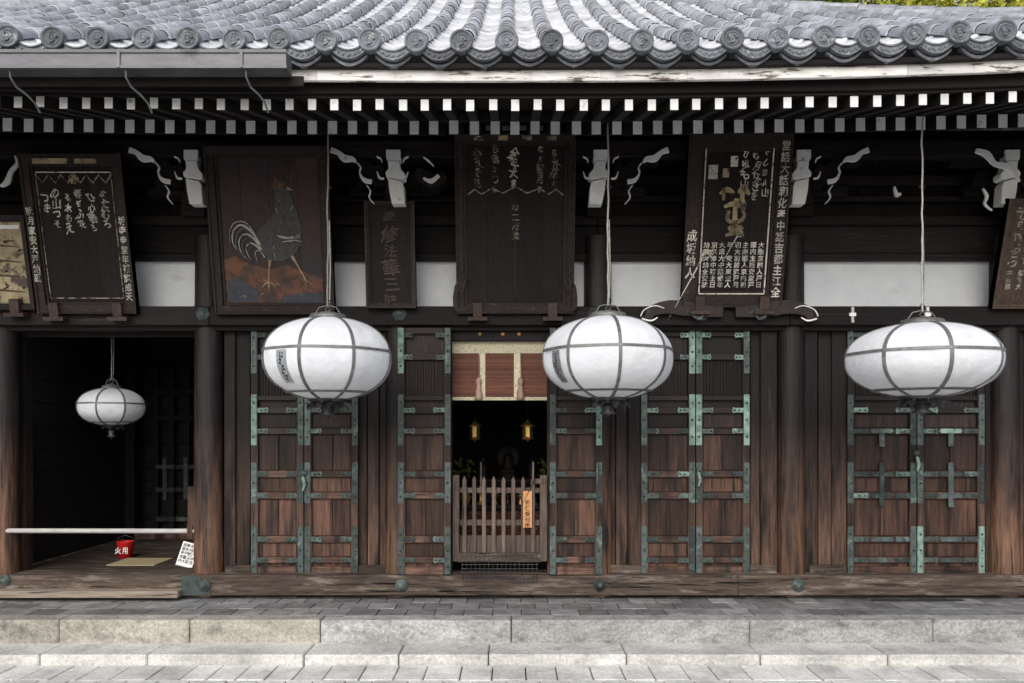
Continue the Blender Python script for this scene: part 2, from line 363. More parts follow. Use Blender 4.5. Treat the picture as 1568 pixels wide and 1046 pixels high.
strip(b,yl-.02,.4,zl+.067,zl+.09,0,'soffit',x0=-9.1,x1=6.3,slope=.35*(.4-yl),step=.9,fac=.6)
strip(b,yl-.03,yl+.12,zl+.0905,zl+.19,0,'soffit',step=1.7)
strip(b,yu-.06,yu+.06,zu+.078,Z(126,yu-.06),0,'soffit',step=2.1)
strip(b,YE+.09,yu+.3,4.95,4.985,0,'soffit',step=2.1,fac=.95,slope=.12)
b.done('eave_rafters',hall)
b=B()
strip(b,YE+.10,YE+.14,Z(124,YE+.1),Z(105,YE+.1),0,'fascia',step=.62,fac=.95,jit=.002)
strip(b,YE+.05,YE+.3,Z(104,YE+.05),Z(96,YE+.05),0,'wood_h',step=1.9,fac=.95)
b.done('eave_fascia',hall,.004)
b=B(); b.add([(-XL+.3,YE+.15,5.0),(XC-.3,YE+.15,5.0),(XC-3.3,.4,6.25),(-XL+3.3,.4,6.25)],[(0,1,2,3)],'soffit'); b.done('roof_lining',hall)
b=B(); yg=-2.80
xa=-9.6; xb=X(438,yg); z0=Z(104,yg); z1=Z(77,yg)
b.box(xa,xb,yg,yg+.012,z0,z1,'gutter_metal'); b.box(xa,xb,yg+.012,yg+.16,z0,z0+.012,'gutter_metal'); b.box(xa,xb,yg+.16,yg+.172,z0,z1,'gutter_metal')
b.box(xb-.012,xb+.001,yg+.012,yg+.16,z0+.012,z1,'gutter_metal')
b.box(xa,xb+.006,yg-.012,yg,z1-.022,z1+.004,'gutter_metal'); b.box(xa,xb+.006,yg-.009,yg,z0-.004,z0+.02,'gutter_metal')
for p in (182,370,-30,-240): b.box(X(p,yg)-.012,X(p,yg)+.012,yg-.014,yg,z0,z1,'gutter_metal')
b.box(xa,X(456,yg),yg+.174,yg+.2,z0-.07,z0+.01,'wood_h')
for p in (12,190,375,-170):
    x=X(p,yg); b.tube([(x,yg+.03,z0-.002),(x,yg+.03,z0-.06),(x+.02,yg+.08,z0-.12),(x+.07,yg+.14,z0-.16),(x+.10,yg+.2,z0-.20),(x+.11,yg+.26,z0-.26)],.009,'gutter_metal',6)
b.done('rain_gutter',hall)

# ---------------------------------------------------------------- facade
b=B()
PIL=[5,320,612,915,1210,1537]
pr=[(.168,0),(.165,.5),(.160,1.5),(.158,2.6),(.155,3.4),(.150,4.1)]
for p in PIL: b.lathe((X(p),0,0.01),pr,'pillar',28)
for x in (6.05,-6.9,-8.8): b.lathe((x,0,.01),pr,'pillar',24)
b.done('pillars',hall)
b=B()
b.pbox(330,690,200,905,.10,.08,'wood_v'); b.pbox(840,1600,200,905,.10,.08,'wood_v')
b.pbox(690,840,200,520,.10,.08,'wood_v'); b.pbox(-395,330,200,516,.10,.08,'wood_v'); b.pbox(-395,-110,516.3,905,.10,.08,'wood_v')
for a,c in ((-390,299),(341,593),(631,894),(936,1190),(1231,1518),(1560,1600)): b.pbox(a,c,399,469,.05,.05,'plaster')
b.done('walls',hall)
b=B()
def longbeam(t,u,yf,th,m='wood_h',x0=-395,x1=1605):
    e=[x0,320,915,1210,x1]
    for i in range(len(e)-1): b.pbox(e[i]+.3,e[i+1]-.3,t,u,yf,th,m)
longbeam(469,498,-.21,.30); longbeam(498,506,-.12,.21); longbeam(388,398,-.06,.14)
longbeam(345,388,-.02,.12); longbeam(330,344,-.10,.2); longbeam(300,308,-.03,.12)
longbeam(215,240,-.50,.14); longbeam(212,232,-.02,.12); longbeam(268,282,-.02,.11)
for p in range(-390,1600,24): b.pbox(p,p+1.6,242,300,.08,.03,'wood_h')
b.pbox(300,1130,881,912,-.23,.4,'wood_sill',.45); b.pbox(1130.5,1605,881.3,912,-.228,.4,'wood_sill',.6)
b.pbox(-395,299,881,905,-.19,.36,'wood_sill',.7)
b.pbox(-395,272,905.5,916,-.34,.5,'wood_step',.6)
for (a,c,yf) in ((343,360,-.02),(361,383,.02),(549,562,.01),(563,580,-.03),(581,600,.0),(924,942,-.02),(943,961,.02),(962,982,-.03),
               (1149,1164,.0),(1165,1190,-.05),(1232,1252,-.05),(1253,1273,.01),(1274,1297,-.02),(1509,1520,-.01),(1556,1568,-.02),(1569,1600,.0),(594,609,-.05)):
    b.pbox(a,c,506,880.5,yf,.1,'wood_v')
for a,c in ((345,384),(549,606),(925,982),(1149,1190),(1240,1297)): b.pbox(a,c,866,880.6,-.08,.06,'wood_sill')
b.pbox(684,692,508,880,-.06,.18,'wood_v'); b.pbox(838,845,508,880,-.06,.18,'wood_v'); b.pbox(684,845,506.5,522,-.05,.16,'wood_h')
b.pbox(287,299,745,826,-.12,.1,'wood_v')
b.done('timber_frame',hall,.006)

b=B(); w=B()
def bracket(cx,mir):
    for (a,c,t,u,yy,th) in ((-70,70,286,300,-.16,.24),(-52,52,262,275,-.30,.3),(-92,92,240,252,-.42,.14),(-18,18,300,330,-.2,.3),(-14,12,225,262,-.385,.4),(-14,14,262,312,-.36,.4)):
        b.pbox(cx+a,cx+c,t,u,yy,th,'wood_h')
    for o in (-86,-45,45,86):
        b.pprism([(cx+o-11,228),(cx+o+11,228),(cx+o+11,234),(cx+o+7,241),(cx+o-7,241),(cx+o-11,234)],-.43,.16,'wood_h')
        b.pprism([(cx+o*.55-11,272),(cx+o*.55+11,272),(cx+o*.55+11,280),(cx+o*.55+7,287),(cx+o*.55-7,287),(cx+o*.55-11,280)],-.31,.16,'wood_h')
    up=[(-14,229),(8,229),(8,246),(-12,246),(-14,242)]
    mid=[(-11,246.6),(6,246.6),(8,258),(15,266),(15,272),(10,275),(-14,270),(-15,264),(-10,258)]
    lo=[(-11,272.8),(10,277.5),(13,284),(15,312),(-5,312),(-9,292)]
    for i,poly in enumerate((up,mid,lo)): w.pprism([(cx+mir*(a),c) for a,c in poly],-.53-(.008 if i==1 else 0),.15,'white_paint')
CY=-.535
def curl(x,mir,k=1.0,y=CY,py=0):
    w.prib([(x+mir*a*k,py+c*k) for a,c in ((-1,229),(10,233),(20,242),(32,243),(38,248))],[9,7,11,8,2],y,.03,'white_paint')
    w.prib([(x+mir*a*k,py+c*k) for a,c in ((43,262),(46,270),(52,276),(62,278))],[1.5,4,7,7],y,.03,'white_paint')
    w.prib([(x+mir*a*k,py+c*k) for a,c in ((40,249),(45,256),(43,263))],[2,2,2],y,.03,'white_paint')
    w.prib([(x+mir*(a)*k,py+c*k) for a,c in ((54,283),(60,292),(58,302),(66,312))],[1,2.,2,1],y,.03,'white_paint')
    b.prib([(x+mir*(a)*k,py-6+c*k) for a,c in ((-4,224),(10,228),(22,236),(36,240),(52,262),(66,270),(80,262))],[14,18,18,18,20,20,14],y+.04,.12,'wood_h')
def small(x,mir,y=-.50):
    w.prib([(x,234),(x+2*mir,240),(x+7*mir,243),(x+9*mir,249)],[1.5,3,2.5,1],y,.02,'white_paint')
    w.prib([(x+1*mir,262),(x+5*mir,272),(x+12*mir,273)],[1,3.5,3],y,.02,'white_paint')
for cx,m in ((295,1),(605,1),(917,-1),(1228,-1),(1548,-1)): bracket(cx,m)
for x,m in ((198,1),(507,1),(1023,-1),(1330,-1),(-108,1)): curl(x,m)
b.prib([(636,262),(650,270),(664,276),(682,268)],[14,20,20,14],CY+.04,.3,'wood_h')
w.prib([(648,272),(660,277),(672,268)],[3,7,5],CY,.03,'white_paint')
w.prib([(648,240),(656,246),(664,254)],[1.5,3,1.5],-.5,.03,'white_paint')
w.prib([(1495,230),(1512,236),(1524,250),(1540,254),(1552,262),(1562,278)],[6,11,7,10,8,3],-.55,.03,'white_paint')
w.prib([(1506,288),(1512,300),(1509,312),(1520,322)],[1.5,5,3,1.5],-.55,.03,'white_paint')
w.prib([(0,285),(10,278),(16,262),(26,250),(22,238)],[3,9,6,6,2],-.55,.03,'white_paint')
for x,m in ((266,1),(576,1),(626,-1),(892,1),(948,-1),(1200,1),(1258,-1)): small(x,m)
w.prib([(1370,285),(1374,298),(1380,296)],[2,7,3],-.3,.03,'white_paint')
b.done('bracket_sets',hall,.004); w.done('bracket_paint',hall,.003)

b=B()
def rosette(px,py,yf,r=.085):
    x=X(px,yf); z=Z(py,yf)
    b.prism([(x+r*1.1*math.cos(k*math.pi/3),z+r*1.1*math.sin(k*math.pi/3)) for k in range(6)],yf-.008,yf,'verdigris')
    b.lathe((x,yf,z),[(r,-.008),(r*.95,-.022),(r*.6,-.024),(r*.5,-.045),(r*.2,-.06),(.0005,-.062)],'verdigris',16,'y')
for p in (311,612,910,1075,1165): rosette(p,481,-.21,.075)
for p in (313,615,918,1222): rosette(p,896,-.23,.07)
rosette(8,888,-.19,.06)
b.pprism([(278,882),(306,882),(322,905),(322,912),(278,912)],-.238,.008,'verdigris')
b.done('copper_rosettes',hall)

# ---------------------------------------------------------------- doors
def leaf(name,x0,x1,yf,top=506,bot=879,cross=False,bright=0.):
    b=B(); c=(x0+x1)/2
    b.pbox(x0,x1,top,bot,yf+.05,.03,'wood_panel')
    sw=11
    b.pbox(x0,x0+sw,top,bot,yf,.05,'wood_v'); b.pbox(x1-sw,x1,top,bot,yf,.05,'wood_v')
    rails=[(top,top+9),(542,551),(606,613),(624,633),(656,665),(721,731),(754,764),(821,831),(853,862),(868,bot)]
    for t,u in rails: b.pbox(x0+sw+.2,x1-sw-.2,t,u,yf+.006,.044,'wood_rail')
    n=int((x1-x0-2*sw)/4.2)
    for k in range(n):
        p=x0+sw+2+k*(x1-x0-2*sw-4)/(n-1)
        b.pbox(p-.8,p+.8,551.5,605.5,yf+.03,.02,'wood_panel',.4)
    for t,u in ((634,655),(666,720),(732,753),(765,820),(832,852)):
        k=2 if u-t>30 else 1; w=(x1-x0-2*sw)/k
        for j in range(k): b.pbox(x0+sw+j*w+.3,x0+sw+(j+1)*w-.3,t,u,yf+.036+U(0,.006),.013,'wood_panel')
        if u-t>30: b.pbox(c-1.8,c+1.8,t,u,yf+.02,.018,'wood_v')
    def pick(t): return 'verdigris_bright' if R()<bright*(1.5 if t<640 else .2) else 'verdigris'
    def strap(a,cc,t,u): b.pbox(a,cc,t,u,yf-.007,.0065,pick(t))
    def arm(xa,dirn,py,L):
        m=pick(py); xe=xa+dirn*L; j=U(-1,1)
        pts=[(xa,py-3.6),(xe-dirn*5,py-3.6),(xe-dirn*2,py-5),(xe,py),(xe-dirn*2,py+5),(xe-dirn*5,py+3.6),(xa,py+3.6)]
        b.pprism([(p,q+j*.4) for p,q in pts],yf-.0045,.010,m)
        for q in (.4,.75): b.lathe((X(xa+dirn*L*q,yf),yf-.0045,Z(py,yf)),[(.012,0),(.009,-.007),(.0004,-.01)],'verdigris',8,'y')
    for side in (0,1):
        xs=(x0,x0+9) if side==0 else (x1-9,x1); xa=x0+9.2 if side==0 else x1-9.2; d=1 if side==0 else -1
        for t,u in ((top,572),(604,682),(708,771),(806,bot)):
            strap(xs[0],xs[1],t,u)
            for q in range(3): b.lathe((X((xs[0]+xs[1])/2,yf),yf-.007,Z(t+(u-t)*(q+.5)/3,yf)),[(.014,0),(.011,-.008),(.0004,-.012)],'verdigris',8,'y')
        L=23 if x1-x0>90 else 18
        for py in (513,547,628,660,726,759,826,858): arm(xa,d,py,L*(.8 if py<560 else 1))
    if cross:
        for py in (660,726,759,826,858):
            m='verdigris_bright' if py==660 and x0>1350 else 'verdigris'
            b.pprism([(c-15,py-3.6),(c+15,py-3.6),(c+18,py),(c+15,py+3.6),(c-15,py+3.6),(c-18,py)],yf-.0045,.010,m)
        b.pbox(c-4,c+4,708,777,yf-.0095,.02,'verdigris'); b.pbox(c-4,c+4,664,684,yf-.0095,.02,'verdigris')
    return b.done(name,hall,.003)
leaf('door_leaf_a',384,464.5,-.06,bright=.15); leaf('door_leaf_b',466,548,-.06,bright=.15)
leaf('door_leaf_c',609,690,-.25,502,880,bright=.2); leaf('door_leaf_d',842,922,-.25,502,880,bright=.05)
leaf('door_leaf_e',982,1064.5,-.06,bright=.45); leaf('door_leaf_f',1066,1148,-.06,bright=.45)
leaf('door_leaf_g',1298,1403.5,-.06,cross=True,bright=.2); leaf('door_leaf_h',1405,1508,-.06,cross=True,bright=.25)
b=B()
for px,py in ((466,742),(1070,735),(1404,712)):
    y=-.075; x=X(px,y); z=Z(py,y)
    b.tube([(x-.02,y,z+.13),(x-.01,y-.03,z+.08),(x+.01,y-.02,z),(x-.01,y-.03,z-.07)],[.010,.018,.022,.010],'verdigris_bright',8)
    b.lathe((x,y+.005,z+.13),[(.035,0),(.03,-.02),(.0005,-.03)],'verdigris',12,'y')
y=-.27; x=X(914,y)
b.tube([(x,y,Z(705,y)),(x,y-.03,Z(710,y)),(x,y-.03,Z(742,y))],[.007,.008,.007],'band_metal',6)
b.done('door_locks',hall)
b=B()
for p in (1306,1421):
    b.pbox(p-2,p+2,470,494,-.24,.02,'sign_white'); b.pbox(p-5,p+5,479,484,-.243,.02,'sign_white')
b.done('iron_brackets',hall)

# ---------------------------------------------------------------- interiors
b=B()
def room(xa,xb,y0,y1,z0,z1,m):
    b.add([(xa,y0,z0),(xb,y0,z0),(xb,y1,z0),(xa,y1,z0),(xa,y0,z1),(xb,y0,z1),(xb,y1,z1),(xa,y1,z1)],[(0,1,2,3),(4,7,6,5),(1,5,6,2),(2,6,7,3),(3,7,4,0)],m)
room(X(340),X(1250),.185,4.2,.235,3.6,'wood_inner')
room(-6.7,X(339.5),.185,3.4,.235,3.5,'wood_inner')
for k in range(14): b.box(-6.65,X(336),.2+k*.225,.2+k*.225+.218,.238,.252,'wood_sill')
for k in range(11):
    b.box(-5.86,-5.82,.25,3.3,.28+k*.28,.28+k*.28+.27,'wood_inner')
    b.box(-5.8,X(330),3.33,3.38,.28+k*.28,.28+k*.28+.27,'wood_inner')
b.box(-5.82,-5.70,.2,.34,.24,3.4,'wood_v'); b.box(-5.82,-5.68,2.9,3.05,.24,3.4,'wood_h')
yb=3.25
b.pbox(178,190,500,830,yb,.08,'wood_h'); b.pbox(300,345,500,830,yb-.05,.1,'wood_h')
for k in range(7): b.pbox(60,345,560+k*38,564+k*38,yb-.01,.05,'wood_h')
for px in (238,262,286,310): b.pbox(px-4,px+4,560,815,yb-.08,.04,'wood_h')
for py in (600,640,715,750,795): b.pbox(232,316,py-4,py+4,yb-.09,.03,'wood_h')
for px in (252,284):
    for py in (715,750,795): b.pbox(px-14,px+14,py-3,py+3,yb-.1,.01,'verdigris')
    b.pbox(px-3,px+3,700,765,yb-.105,.01,'verdigris')
b.pbox(-90,340,817,826,yb-.35,.2,'wood_rail')
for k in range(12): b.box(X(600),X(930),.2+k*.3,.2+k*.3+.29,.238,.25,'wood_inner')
b.done('interior_rooms',hall)

# altar with offerings
b=B(); y=2.1
b.box(-.78,.60,y,y+.55,.25,.80,'wood_inner'); b.box(-.86,.68,y-.05,y+.60,.80,.85,'frame_wood')
b.box(-.72,.54,y-.012,y,.38,.76,'brocade_red'); b.box(-.5,.36,y+.35,y+.8,.85,1.15,'wood_inner'); b.box(-.54,.40,y+.33,y+.82,1.15,1.19,'frame_wood')
for k in range(5): b.box(-.66+k*.27,-.62+k*.27,y-.03,y-.013,.36,.78,'frame_wood')
for x in (-.44,.30):
    b.lathe((x,y+.08,.85),[(.07,0),(.03,.04),(.016,.2),(.045,.24),(.045,.255),(.014,.26)],'gold',12)
    b.lathe((x,y+.08,1.11),[(.013,0),(.013,.34),(.001,.35)],'sign_white',10)
for x in (-.66,.50):
    b.lathe((x,y+.1,.85),[(.05,0),(.085,.10),(.04,.2),(.055,.25)],'gold',12)
    for k in range(40):
        a=U(0,6.28); r=U(.05,.17); h=U(.15,.42); c=Vector((x+r*math.cos(a),y+.1+r*math.sin(a)*.6,1.08+h))
        if k<10: b.tube([(x,y+.1,1.08),tuple(c)],[.006,.003],'bark',4)
        u=Vector((U(-1,1),U(-1,1),U(-1,1))).normalized()*.035; v=u.cross(Vector((0,1,.3))).normalized()*.016
        b.add([c-u,c-v,c+u,c+v],[(0,1,2,3)],'leaf_a')
for x in (-.24,-.06,.12):
    b.lathe((x,y+.12,.85),[(.04,0),(.025,.05),(.02,.09),(.06,.11),(.065,.13),(.05,.125),(.001,.12)],'carving' if x==-.06 else 'gold',12)
    for k in range(4): b.lathe((x+U(-.03,.03),y+.12+U(-.02,.02),.985+.03*k*.5),[(.001,0),(.02,.01),(.022,.022),(.001,.045)],'tag' if k%2 else 'mat_straw',8)
b.lathe((-.06,y+.55,1.19),[(.14,0),(.16,.03),(.10,.05),(.12,.09),(.15,.10),(.10,.14),(.07,.15)],'carving',14)
b.lathe((-.06,y+.55,1.33),[(.09,0),(.10,.04),(.07,.10),(.075,.16),(.05,.21),(.025,.23),(.035,.26),(.035,.30),(.015,.34),(.001,.35)],'frame_wood',14)
b.lathe((-.06,y+.63,1.50),[(.0005,0),(.15,.005),(.17,.0),(.15,.02)],'frame_wood',24,'y')
for x in (-.42,.30):
    b.lathe((x,y+.55,1.19),[(.06,0),(.05,.06),(.06,.16),(.045,.22),(.02,.24),(.03,.28),(.001,.32)],'carving',10)
b.done('altar_table',None,.003)
def gilt(px,name):
    b=B(); y=1.2; x=X(px,y); z=Z(662,y)
    b.lathe((x,y,z),[(.001,.17),(.02,.14),(.09,.09),(.095,.075),(.055,.07),(.055,-.06),(.08,-.07),(.07,-.09),(.02,-.1),(.001,-.13)],'gold',6,smooth=False)
    b.tube([(x,y,z+.17),(x,y,3.4)],.004,'dark_metal',5)
    for k in range(6):
        a=k*math.pi/3; b.tube([(x+.06*math.cos(a),y+.06*math.sin(a),z-.07),(x+.06*math.cos(a),y+.06*math.sin(a),z+.075)],.006,'dark_metal',5)
    b.done(name)
gilt(727,'gilt_hanging_lantern'); gilt(808,'gilt_hanging_lantern.001')

# ---------------------------------------------------------------- blind
b=B(); y=0.03
py=541
while py<608:
    b.pbox(691,839,py,py+1.9,y,.006,'blind'); py+=2.3
b.pbox(690,840,522,541,y-.01,.012,'brocade',.3); b.pbox(690,840,608,613,y-.008,.016,'brocade',.3)
for a,c in ((733,743),(787,797),(689.5,691.5),(838.5,840.5)): b.pbox(a,c,541.2,607.8,y-.008,.007,'brocade',.6)
b.pbox(690,840,520,522,y-.02,.03,'wood_rail')
for px in (733,797):
    x=X(px,y-.03); b.tube([(x,y-.03,Z(541)),(x+.01,y-.03,Z(578))],.007,'cord_red',6)
    b.lathe((x,y-.035,Z(594)),[(.01,.12),(.03,.10),(.035,.06),(.022,.03),(.03,0),(.045,-.1),(.04,-.14),(.001,-.14)],'cord_red',10)
for px in (735,770,795): b.lathe((X(px,y-.04),y-.06,Z(512)),[(.03,0),(.02,-.03),(.001,-.035)],'gold',10,'y')
b.done('bamboo_blind')

b=B(); y=-.10
for a,c in ((693,703),(827,838)):
    b.pbox(a,c,728,860,y-.03,.09,'wood_fence')
for k in range(8):
    p=711+k*15.0; w_=2.9; o=U(-1,1)
    b.pprism([(p-w_,740),(p-w_,735+o),(p,729+o),(p+w_,735+o),(p+w_,740),(p+w_+U(-.4,.4),846),(p-w_,846)],y,.04,'wood_fence')
b.pbox(703.5,826.5,747,755,y+.042,.04,'wood_fence'); b.pbox(703.5,826.5,796,805,y+.042,.04,'wood_fence')
b.pbox(703.5,826.5,820,846,y+.045,.05,'wood_fence',.2); b.pbox(700,830,847,861,y-.02,.12,'wood_sill',.6)
b.pbox(820,836,733,741,y-.04,.02,'wood_fence')
b.done('picket_fence',None,.004)
b=B(); y=-.13
b.pbox(801,814.5,752,808,y,.006,'tag',.5)
tcol(b,'御祈祷受付所',X(807.7,y),Z(756,y),.062,y-.002,'ink',.01)
b.done('wooden_tag')
b=B(); y=-.255
for k in range(18):
    x=X(708+k*6.7,y); b.tube([(x,y,Z(890,y)),(x,y,Z(846,y))],.0035,'dark_metal',4)
for k in range(8):
    z=Z(846+k*6.2,y); b.tube([(X(706,y),y-.004,z),(X(824,y),y-.004,z)],.0035,'dark_metal',4)
b.done('wire_mesh_guard')

# ---------------------------------------------------------------- plaques
def plaque(name,cpx,wpx,pt,pb,yt,yb_,fw,panel,frame,content=None,feet=True):
    b=B(); xc=X(cpx,yt); zt=Z(pt,yt); zb=Z(pb,yb_); a=math.atan2(yb_-yt,zt-zb); h=math.hypot(yb_-yt,zt-zb); w=wpx*(yt+D)/F
    b.M=Matrix.Translation((xc,yb_,zb))@Matrix.Rotation(a,4,'X')
    n=max(2,int(w/.3))
    for k in range(n): b.box(-w/2+fw/2+(w-fw)*k/n+.001,-w/2+fw/2+(w-fw)*(k+1)/n-.001,0,.03,fw/2,h-fw/2,panel)
    lip=min(fw*.35,.03)
    for (o,wd,yy) in ((0,fw,-.045),(fw+.001,lip,-.02)):
        b.box(-w/2+o,w/2-o,yy,.04,h-o-wd,h-o,frame); b.box(-w/2+o,w/2-o,yy,.04,o,o+wd,frame)
        b.box(-w/2+o,-w/2+o+wd,yy+.002,.04,o+wd,h-o-wd,frame); b.box(w/2-o-wd,w/2-o,yy+.002,.04,o+wd,h-o-wd,frame)
    for s in (-1,1): b.box(s*(w/2-.012)-.012,s*(w/2-.012)+.012,-.058,.04,0,h,frame)
    b.box(-w/2+.025,w/2-.025,-.057,.04,h-.022,h-.001,frame); b.box(-w/2+.025,w/2-.025,-.057,.04,.001,.022,frame)
    if feet:
        for s in (-1,1):
            b.box(s*w*.32-.05,s*w*.32+.05,-.09,.05,-.03,.12,'carving')
            b.box(s*w*.32-.11,s*w*.32+.11,-.12,.05,-.07,-.03,'carving')
    if content: content(b,w,h)
    b.M=Matrix.Identity(4)
    for s in (-1,1): b.tube([(xc+s*w*.35,yt+.05,zt-.05),(xc+s*w*.35,.08,zt+.1)],.008,'dark_metal',5)
    return b.done(name,None,.004)
def rnd(s,n): return ''.join(random.choice(s) for _ in range(n))
K='奉納御寶前二月堂観音講中諸願成就天明文化年吉日施主大和國南都東大寺修補世話人京都大坂江戸家内安全'
KC='しろのもえるひたすきつゆをふれむらなそは花山月心春秋風雲松水鳥光雨野'
def c_left(b,w,h):
    zz=[]; n=12
    for k in range(n+1): zz.append((-w*.37+w*.74*k/n, h*(.875 if k%2==0 else .825)))
    b.ribbon(zz,.012,-.012,.012,'dim_text',1)
    b.ribbon([(-w*.37,h*.89),(w*.37,h*.89)],.010,-.012,.012,'gold_text',1)
    for s in (-1,1): b.ribbon([(s*w*.37,h*.89),(s*w*.37,h*.10)],.010,-.012,.012,'dim_text')
    b.ribbon([(-w*.37,h*.10),(w*.37,h*.10)],.010,-.012,.012,'dim_text',1)
    for i,x in enumerate((.27,.15,.03,-.09,-.21,-.30)): tcol(b,rnd(KC,4 if i<5 else 2),x*w,h*(.79-.025*(i%2)),.100,-.006,'gold_text',.2,.85)
    for s in (-1,1): tcol(b,rnd(K,9 if s>0 else 8),s*w*.448,h*(.68 if s<0 else .62),.096,-.062,'gold_text',.05,.80)
    b.ribbon([(-w*.36,h*.955),(-w*.02,h*.955)],.055,-.062,.008,'old_gold',1); b.ribbon([(w*.05,h*.955),(w*.26,h*.955)],.05,-.062,.008,'old_gold',1)
    for k in range(9):
        a=k*.7; b.ribbon([(0,h*.85),(.055*math.cos(a),h*.85+.055*math.sin(a))],[.01,.02],-.016,.01,'old_gold')
plaque('calligraphy_plaque',109,157,236,480,-.62,-.24,.095,'board','frame_wood',c_left)
def c_gold(b,w,h):
    for k in range(26):
        x=U(-.40,.40)*w; z_=h*U(.1,.88); b.ribbon([(x,z_),(x+U(-.05,.05),z_+.02),(x+U(-.1,.1),z_+U(-.03,.04))],[.006,.02,.005],-.006,.006,random.choice(['ink','board_brown','board_brown']))
    for k in range(4): b.ribbon([(-.4*w,h*(.2+k*.16)),(0,h*(.22+k*.16)),(.4*w,h*(.19+k*.16))],[.01,.03,.01],-.005,.005,'board_brown')
    b.box(-.42*w,.42*w,-.008,0,h*.86,h*.9,'sign_white')
plaque('gilded_plaque',-42,164,330,474,-.46,-.24,.05,'old_gold','frame_wood',c_gold)
def c_rooster(b,w,h):
    def q(px,py): return ((px-408)/187*w,(481-py)/257*h)
    y=-.004
    b.prism([q(330,395),q(350,390),q(372,402),q(400,410),q(430,404),q(450,412),q(470,420),q(488,418),q(488,466),q(330,466)],y,0,'rooster_earth')
    b.prism([q(335,430),q(350,424),q(368,434),q(385,448),q(380,462),q(335,462)],y-.003,y,'rooster_blue')
    b.prism([q(420,452),q(455,446),q(487,450),q(487,465),q(415,465)],y-.003,y,'rooster_blue')
    Y=y-.008
    b.prism([q(x_,z_) for x_,z_ in ((382,370),(388,350),(402,338),(414,322),(418,300),(414,284),(422,272),(436,276),(440,292),(446,310),(452,330),(456,350),(452,372),(442,388),(424,398),(404,398),(390,388))],Y,Y+.008,'rooster_body')
    b.prism([q(413,284),q(410,274),(q(416,277)),q(418,269),q(424,274),q(430,269),q(432,277),q(436,282),q(430,288),q(420,287)],Y-.006,Y,'rooster_earth')
    b.ribbon([q(436,286),q(446,290)],[.03,.004],Y-.003,.004,'rooster_leg')
    for (pts,wd) in (
        (((390,372),(378,352),(362,342),(350,352),(348,368),(354,380)),[.02,.026,.022,.018,.012,.004]),
        (((392,380),(380,362),(368,356),(358,366),(360,384),(368,394)),[.018,.02,.016,.012,.010,.004]),
        (((394,388),(384,374),(374,370),(368,380),(374,396)),[.015,.016,.012,.009,.004]),
        (((386,364),(372,340),(354,338),(345,352),(344,374)),[.014,.014,.012,.008,.003]),
        (((396,392),(390,382),(382,384),(384,398)),[.015,.012,.008,.004])):
        b.ribbon([q(*p) for p in pts],wd,Y-.004,.006,'rooster_light'); b.ribbon([q(p[0]+5,p[1]+5) for p in pts],[k*1.3 for k in wd],Y-.001,.004,'rooster_body')
    for k in range(9):
        b.ribbon([q(412+k*2.5,352+k*3.2),q(432+k*2,358+k*1.6),q(450+k*1.0,350+k*3.5)],[.008,.018,.006],Y-.005,.004,'rooster_light' if k in (2,3,5) else 'rooster_body')
    for k in range(44):
        px=U(400,450);py=U(300,392); b.ribbon([q(px,py),q(px+U(-3,3),py+8)],[.010,.003],Y-.003,.003,random.choice(['rooster_light','rooster_body','carving','rooster_body']))
    for L in (((404,396),(402,410),(400,430)),((438,390),(446,404),(458,428))):
        b.ribbon([q(*p) for p in L],[.04,.018,.016],Y-.004,.008,'rooster_leg')
        x_,z_=L[-1]
        for dx,dz in ((-11,10),(0,16),(11,9),(-8,-4)): b.ribbon([q(x_,z_),q(x_+dx*.6,z_+dz*.4),q(x_+dx,z_+dz)],[.015,.011,.004],Y-.004,.008,'rooster_leg')
    for k in range(70):
        px=U(336,480);py=U(240,335); b.ribbon([q(px,py),q(px+U(-10,10),py+U(4,14))],[.006,.002],y-.001,.002,random.choice(['rooster_body','rooster_blue','carving']))
    for k in range(5): b.ribbon([q(450-k*8,250+k*10),q(440-k*12,290+k*8),q(455-k*4,340)],[.006,.012,.004],y-.001,.002,'rooster_body')
    for k in range(22):
        px=U(336,484);py=U(412,462); b.ribbon([q(px,py),q(px+U(-10,10),py+U(-4,4))],[.012,.003],y-.0045,.002,random.choice(['rooster_leg','rooster_blue','carving']))
plaque('rooster_painting',408,190,224,481,-.60,-.24,.095,'rooster_ground','frame_wood',c_rooster,False)
def c_small(b,w,h):
    tcol(b,'奉修法華三昧',0,h*.93,.17,-.010,'carving',.12,1.0)
plaque('carved_name_board',597,77,309,472,-.40,-.26,.04,'board','frame_wood',c_small,False)
